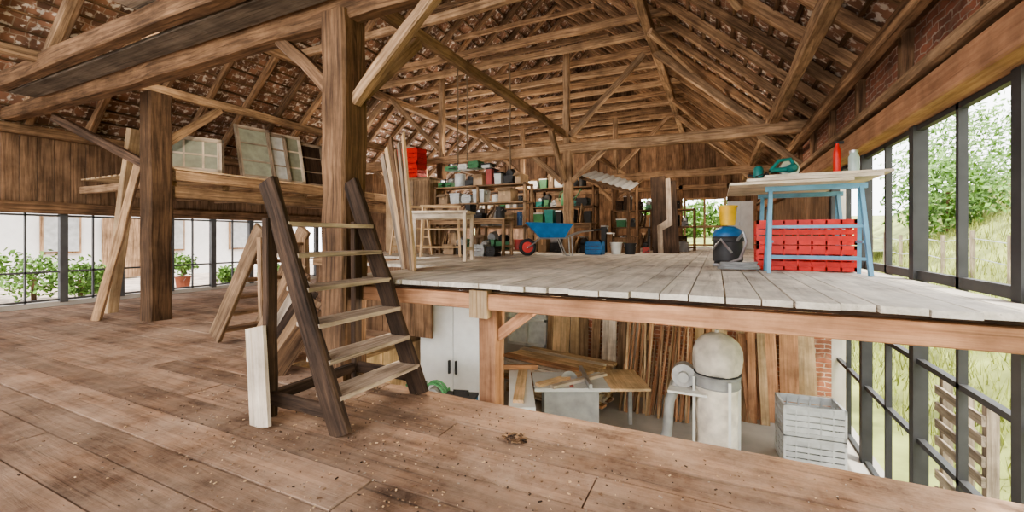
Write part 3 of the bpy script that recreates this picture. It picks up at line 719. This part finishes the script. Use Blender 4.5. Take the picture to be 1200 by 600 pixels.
for s in (-0.12, 0.14): b.beam((-0.16, s, 0), (0, s, 0.2), 0.02, 0.03, 'grayp'); b.beam((0.16, s, 0), (0, s, 0.2), 0.02, 0.03, 'grayp')
b.build((-3.4, 4.72, -0.8), 0.2)
b = B("table_saw")
b.box((0, 0, 0.42), (0.8, 0.6, 0.72), 'grayp'); b.box((0, 0, 0.83), (1.1, 0.75, 0.05), 'zinc', tint=0.8); b.box((-0.75, -0.2, 0.82), (0.35, 1.7, 0.06), 'zinc')
b.box((0.85, 0.1, 0.82), (0.6, 0.9, 0.04), 'new'); b.box((0.25, 0, 0.9), (0.05, 0.9, 0.08), 'steel'); b.box((0.0, 0, 0.858), (0.06, 0.6, 0.006), 'redd')
b.box((-0.75, 0.5, 0.9), (0.6, 0.05, 0.08), 'red'); b.lathe((0, 0.01, 0.86), [(0, 0), (0.13, 0), (0.13, 0.006), (0, 0.006)], 'steel', 24, q)
b.beam((-0.5, -0.3, 0.88), (0.4, 0.35, 0.88), 0.12, 0.04, 'new'); b.beam((-0.3, -0.38, 0.88), (0.6, 0.2, 0.88), 0.09, 0.04, 'pale'); b.beam((-0.8, -0.9, 0.87), (-0.7, 0.4, 0.87), 0.14, 0.04, 'new')
for x, y in ((-0.3, -0.2), (0.3, -0.2), (-0.3, 0.2), (0.3, 0.2), (-0.75, -0.9), (-0.75, 0.5), (1.05, 0.4)): b.box((x, y, 0.4), (0.06, 0.06, 0.8), 'grayp')
b.build((-2.05, 6.3, -1.55), 0.45)
b = B("lumber_stack")
for k in range(12):
    for i in range(5): b.box((-0.36+0.18*i, R.uniform(-.06, .06), 0.1+0.06*k), (0.165, 1.9, 0.045), R.choice(['new', 'pale', 'red', 'new']), rz=R.uniform(-.02, .02), tv=0.2)
for yy in (-0.7, 0.7): b.box((0, yy, 0.035), (0.95, 0.09, 0.07), 'mid')
b.build((-2.75, 7.75, -1.6), 1.35)
b = B("leaning_lath_bundle")
for i in range(44): x = -1.55+0.026*i; b.beam((x+R.uniform(-.04, .04), 7.75+R.uniform(-.1, .1), -1.6), (x+R.uniform(-.1, .1)+0.08, 8.3+R.uniform(-.05, .05), -1.6+R.uniform(1.1, 1.75)), 0.03, 0.04, ['red', 'mid', 'new', 'red'][i % 4], tint=1.1)
b.build()
b = B("leaning_wall_planks")
x = -3.25
while x < -1.2:
    w = R.uniform(0.12, 0.24); b.beam((x, 8.55, -1.6), (x+R.uniform(-.05, .05), 8.78, R.uniform(0.1, 0.8)), 0.03, w, R.choice(['new', 'pale', 'new', 'mid', 'pale']), roll=math.pi/2, tv=0.2); x += w+0.015
x = -0.3
while x < 1.6:
    w = R.uniform(0.14, 0.28); b.beam((x, 8.4+R.uniform(-.15, .1), -1.6), (x+R.uniform(-.08, .08), 8.78, R.uniform(0.2, 0.8)), 0.03, w, R.choice(['new', 'pale', 'new', 'red', 'pale']), roll=math.pi/2, tv=0.2); x += w+0.015
for i in range(6): x = 0.35+R.uniform(0, 0.9); b.beam((x, 8.15, -1.6), (x+R.uniform(-.15, .15), 8.6, R.uniform(-0.5, 0.3)), 0.03, 0.12, R.choice(['new', 'mid', 'red']), roll=math.pi/2, tv=0.2)
b.build()
b = B("window_lower_back")
b.box((-3.85, 8.83, -0.35), (0.9, 0.03, 1.1), 'clear', tint=1.3)
for x in (-4.3, -3.85, -3.4): b.box((x, 8.8, -0.35), (0.06, 0.05, 1.15), 'white')
for z in (-0.9, -0.35, 0.2): b.box((-3.85, 8.8, z), (0.95, 0.05, 0.06), 'white')
b.build()
b = B("dust_extractor")
b.lathe((0, 0, 0.12), [(0.22, 0), (0.26, 0.05), (0.26, 0.2), (0.25, 0.4), (0.27, 0.6), (0.26, 0.8), (0.27, 0.95)], 'sack', 48, fold=0.03)
b.lathe((0, 0, 1.07), [(0.29, 0), (0.30, 0.02), (0.29, 0.04), (0.29, 0.12), (0.30, 0.14), (0.28, 0.16)], 'grayp')
b.lathe((0, 0, 1.23), [(0.27, 0), (0.29, 0.03), (0.31, 0.12), (0.315, 0.22), (0.30, 0.34), (0.26, 0.44), (0.19, 0.51), (0.10, 0.55), (0.03, 0.565), (0.02, 0.60)], 'sack', 48, tint=0.8, fold=0.035)
b.tube([(0.292*math.cos(t*math.pi/16), 0.292*math.sin(t*math.pi/16), 1.25) for t in range(32)], 0.012, 'black', 6, closed=True)
for a in range(4):
    t = a*math.pi/2+0.5; b.beam((0.32*math.cos(t), 0.32*math.sin(t), 0.05), (0.32*math.cos(t), 0.32*math.sin(t), 1.2), 0.035, 0.035, 'white')
b.box((0, 0, 0.05), (0.75, 0.6, 0.05), 'grayp'); b.lathe((-0.42, 0.1, 1.16), [(0, 0), (0.16, 0), (0.16, 0.18), (0.07, 0.19), (0.07, 0.27), (0, 0.27)], 'grayp', 20, q, tint=1.4); b.box((-0.36, -0.05, 0.99), (0.5, 0.5, 0.03), 'white')
b.tube([(-0.5, 0, 1.05), (-0.6, -0.1, 0.8), (-0.62, -0.25, 0.4), (-0.75, -0.3, 0.12), (-1.1, -0.2, 0.1)], 0.07, 'grayp', 12)
for x, y in ((-0.3, -0.25), (0.3, -0.25), (0.3, 0.25), (-0.3, 0.25)): b.lathe((x, y, 0.0), [(0, 0), (0.03, 0), (0.03, 0.05), (0, 0.05)], 'black', 8)
b.build((0.0, 6.5, -1.6))
crate("grey_crate", (1.15, 7.1, -1.6), 0.72, 0.5, 0.41, 'clear', 0.1, 4); crate("grey_crate", (1.15, 7.1, -1.18), 0.72, 0.5, 0.41, 'clear', 0.1, 4)
b = B("wooden_pallet")
for i in range(7): b.beam((2.35, 5.75, -1.5+0.2*i), (2.35, 6.75, -1.5+0.2*i), 0.03, 0.1, 'grey')
for yy in (5.8, 6.25, 6.7): b.beam((2.42, yy, -1.65), (2.42, yy, -0.15), 0.09, 0.09, 'grey')
b.build()
# wood debris on the floor
b = B("wood_shavings")
for i in range(2200):
    x = R.gauss(-1.9, 1.6); y = R.gauss(2.4, 0.8)
    if y > 3.3 or x > 1.6: continue
    s = R.uniform(0.002, 0.009)
    b.box((x, y, 0.007), (s*R.uniform(1, 2.8), s, 0.004), R.choice(['mid', 'new', 'grey', 'old', 'dark']), rz=R.uniform(0, 3))
for i in range(60):
    a = R.uniform(0, 6.28); r = R.uniform(0, 0.1)
    b.box((-1.35+r*math.cos(a), 2.85+r*0.7*math.sin(a), 0.010+R.uniform(0, 0.02)), (R.uniform(.02, .05), 0.02, 0.006), R.choice(['mid', 'dark', 'old']), rz=a*2, ry=R.uniform(-.4, .4))
b.build()
# ------------------------------------------------------------------ outdoors
b = B("courtyard_ground"); b.quad([(-40, -20, -0.05), (-13.1, -20, -0.05), (-13.1, 40, -0.05), (-40, 40, -0.05)], 'pave', [(0, 0, 0), (27, 0, 0), (27, 60, 0), (0, 60, 0)]); b.build()
b = B("neighbouring_house")
b.box((-23, 9, 2.2), (6, 14, 4.5), 'facade', tint=1)
b.box((-22, 9, 5.6), (8.5, 15, 0.2), 'rooft', ry=-0.55)
for y in (3.6, 6.4, 9.6, 12.4): b.box((-19.97, y, 1.6), (0.1, 1.0, 1.3), 'mid', tint=1.1); b.box((-19.93, y, 1.6), (0.1, 0.86, 1.16), 'clear', tint=0.8)
b.box((-19.9, 8, 1.1), (0.12, 1.1, 2.2), 'mid'); b.build()
def foliage(name, c, r, n, s, mat='leaf', trunk=None):
    b = B(name)
    for i in range(n):
        d = V((R.gauss(0, 1), R.gauss(0, 1), R.gauss(0, 1))).normalized()*R.uniform(0.5, 1)*(1+0.25*math.sin(i*0.7))
        p = V(c)+V((d.x*r[0], d.y*r[1], d.z*r[2])); a = V((R.gauss(0, 1), R.gauss(0, 1), R.gauss(0, 1))).normalized()*s; e = a.orthogonal().normalized()*s*0.5
        b.quad([p-a, p+e, p+a, p-e], mat, tint=R.uniform(0.6, 1.6))
    b.tube([(c[0], c[1], trunk if trunk is not None else c[2]-r[2]), c], 0.05, 'old', 6)
    return b.build()
for i, (x, y, r) in enumerate([(-14.2, 4.9, 0.5), (-14.9, 4.3, 0.6), (-15.3, 5.7, 0.4), (-14.5, 8.6, 0.3), (-15, 10.4, 0.35), (-16.0, 3.4, 0.8), (-15.5, 1.2, 0.7)]):
    foliage("garden_bush", (x, y, r-0.05), (r, r, r), 700, 0.06 if r < 0.8 else 0.10)
foliage("potted_plant", (-14.5, 7.3, 0.70), (0.35, 0.35, 0.3), 350, 0.06, trunk=0.34)
bucket("plant_pot", (-14.5, 7.3, -0.05), 0.2, 0.36, 'rooft')
b = B("meadow_ground")
nx, ny = 30, 40; vs = []; fs = []
def hz(x, y): return -1.65+max(0, x-2.6)*0.62-max(0, x-12)*0.35+0.12*math.sin(x*1.7+y)*math.cos(y*0.9)
for i in range(nx+1):
    for j in range(ny+1):
        x = 2.0+24*i/nx; y = -12+46*j/ny; vs.append((x, y, hz(x, y) if x > 2.1 else -1.65))
for i in range(nx):
    for j in range(ny): a = i*(ny+1)+j; fs.append((a, a+ny+1, a+ny+2, a+1))
b.add(vs, fs, 'grass', vs, True, 1.0); b.build()
b = B("meadow_grass")
for i in range(16000):
    x = 2.6+abs(R.gauss(0, 4)); y = R.uniform(2, 24); z = hz(x, y); h = R.uniform(0.10, 0.42); a = R.uniform(0, 6.28); dx = 0.012*math.cos(a); dy = 0.012*math.sin(a)
    lx = R.uniform(-.12, .12); ly = R.uniform(-.12, .12)
    b.add([(x-dx, y-dy, z-0.02), (x+dx, y+dy, z-0.02), (x+lx, y+ly, z+h)], [(0, 1, 2)], 'blade', [(0, 0, 0)]*3, False, R.uniform(0.4, 1.5))
b.build()
b = B("fence")
for i in range(14): y = 4+i*1.6; b.beam((6.0, y, hz(6, y)-0.1), (6.0, y, hz(6, y)+1.2), 0.08, 0.08, 'grey')
for dz in (0.5, 1.0): b.tube([(6.0, 4+i*1.6, hz(6, 4+i*1.6)+dz) for i in range(14)], 0.012, 'steel', 5)
b.build()
for i, (x, y, r) in enumerate([(9, 12, 1.6), (12, 18, 2.2), (8, 22, 1.8), (14, 9, 2.2), (11, 14.5, 2.2), (12, 6.5, 2.0), (10, 26, 2.5), (10, 9.5, 1.6)]):
    foliage("tree", (x, y, hz(x, y)+r*0.9), (r, r, r), 2600, 0.13)
b = B("far_garden_ground"); b.quad([(-20, 22.4, 0.9), (10, 22.4, 0.9), (14, 50, 3.5), (-24, 50, 3.5)], 'grass'); b.build()
for x in (-3.5, -1.2, 1.0): foliage("garden_hedge", (x, 29, 2.6), (1.5, 1.0, 1.3), 700, 0.2)
# ------------------------------------------------------------------ light, sky, camera
sc = bpy.context.scene
w = bpy.data.worlds.new("sky"); sc.world = w; w.use_nodes = True
bg = w.node_tree.nodes["Background"]; bg.inputs["Color"].default_value = (0.98, 0.98, 1.0, 1); bg.inputs["Strength"].default_value = 5.0
s = bpy.data.lights.new("sun", 'SUN'); s.energy = 7; s.angle = math.radians(3); s.color = (1, 0.95, 0.85)
so = bpy.data.objects.new("sun", s); sc.collection.objects.link(so)
so.rotation_euler = V((-0.25, 0.12, -1.0)).to_track_quat('-Z', 'Y').to_euler()
# added fill lamps to brighten the interior, hidden on rear faces of beams
for x, y, z, e in ((-2.0, -2.2, 3.7, 90), (-7.0, -2.2, 3.7, 130), (-5.8, 11.14, 3.86, 220), (-1.2, 11.14, 3.86, 150), (-9.0, 11.14, 3.9, 160), (-6.0, 17.17, 3.86, 220), (-1.5, 17.17, 3.86, 150), (-6.8, 3.70, 3.98, 190), (-0.9, 3.76, 0.86, 34), (0.9, 3.76, 0.86, 26), (-3.0, 3.76, 0.86, 26)):
    b = B("fill_lamp"); b.lathe((0, 0, 0.07), [(0.05, 0), (0.05, 0.05), (0.02, 0.08), (0, 0.08)], 'white', 12); b.box((0, -0.06, 0.1), (0.05, 0.1, 0.03), 'black')
    o = b.build((x, y, z-0.06))
    l = bpy.data.lights.new("fill_light", 'POINT'); l.energy = e; l.shadow_soft_size = 0.05; l.color = (1, 0.87, 0.71)
    lo = bpy.data.objects.new("fill_light", l); sc.collection.objects.link(lo); lo.parent = o; lo.location = (0, 0.02, 0.0)
try: sc.view_settings.look = 'AgX - Medium High Contrast'
except Exception: pass
th = math.radians(25.64)
cd = bpy.data.cameras.new("camera"); cam = bpy.data.objects.new("camera", cd); sc.collection.objects.link(cam)
cd.sensor_width = 36; cd.lens = 15.0; cd.shift_y = -22/1200; cd.clip_start = 0.05; cd.clip_end = 300
cam.location = (0, 0, 1.5); cam.rotation_euler = (math.pi/2, 0, th)
sc.camera = cam
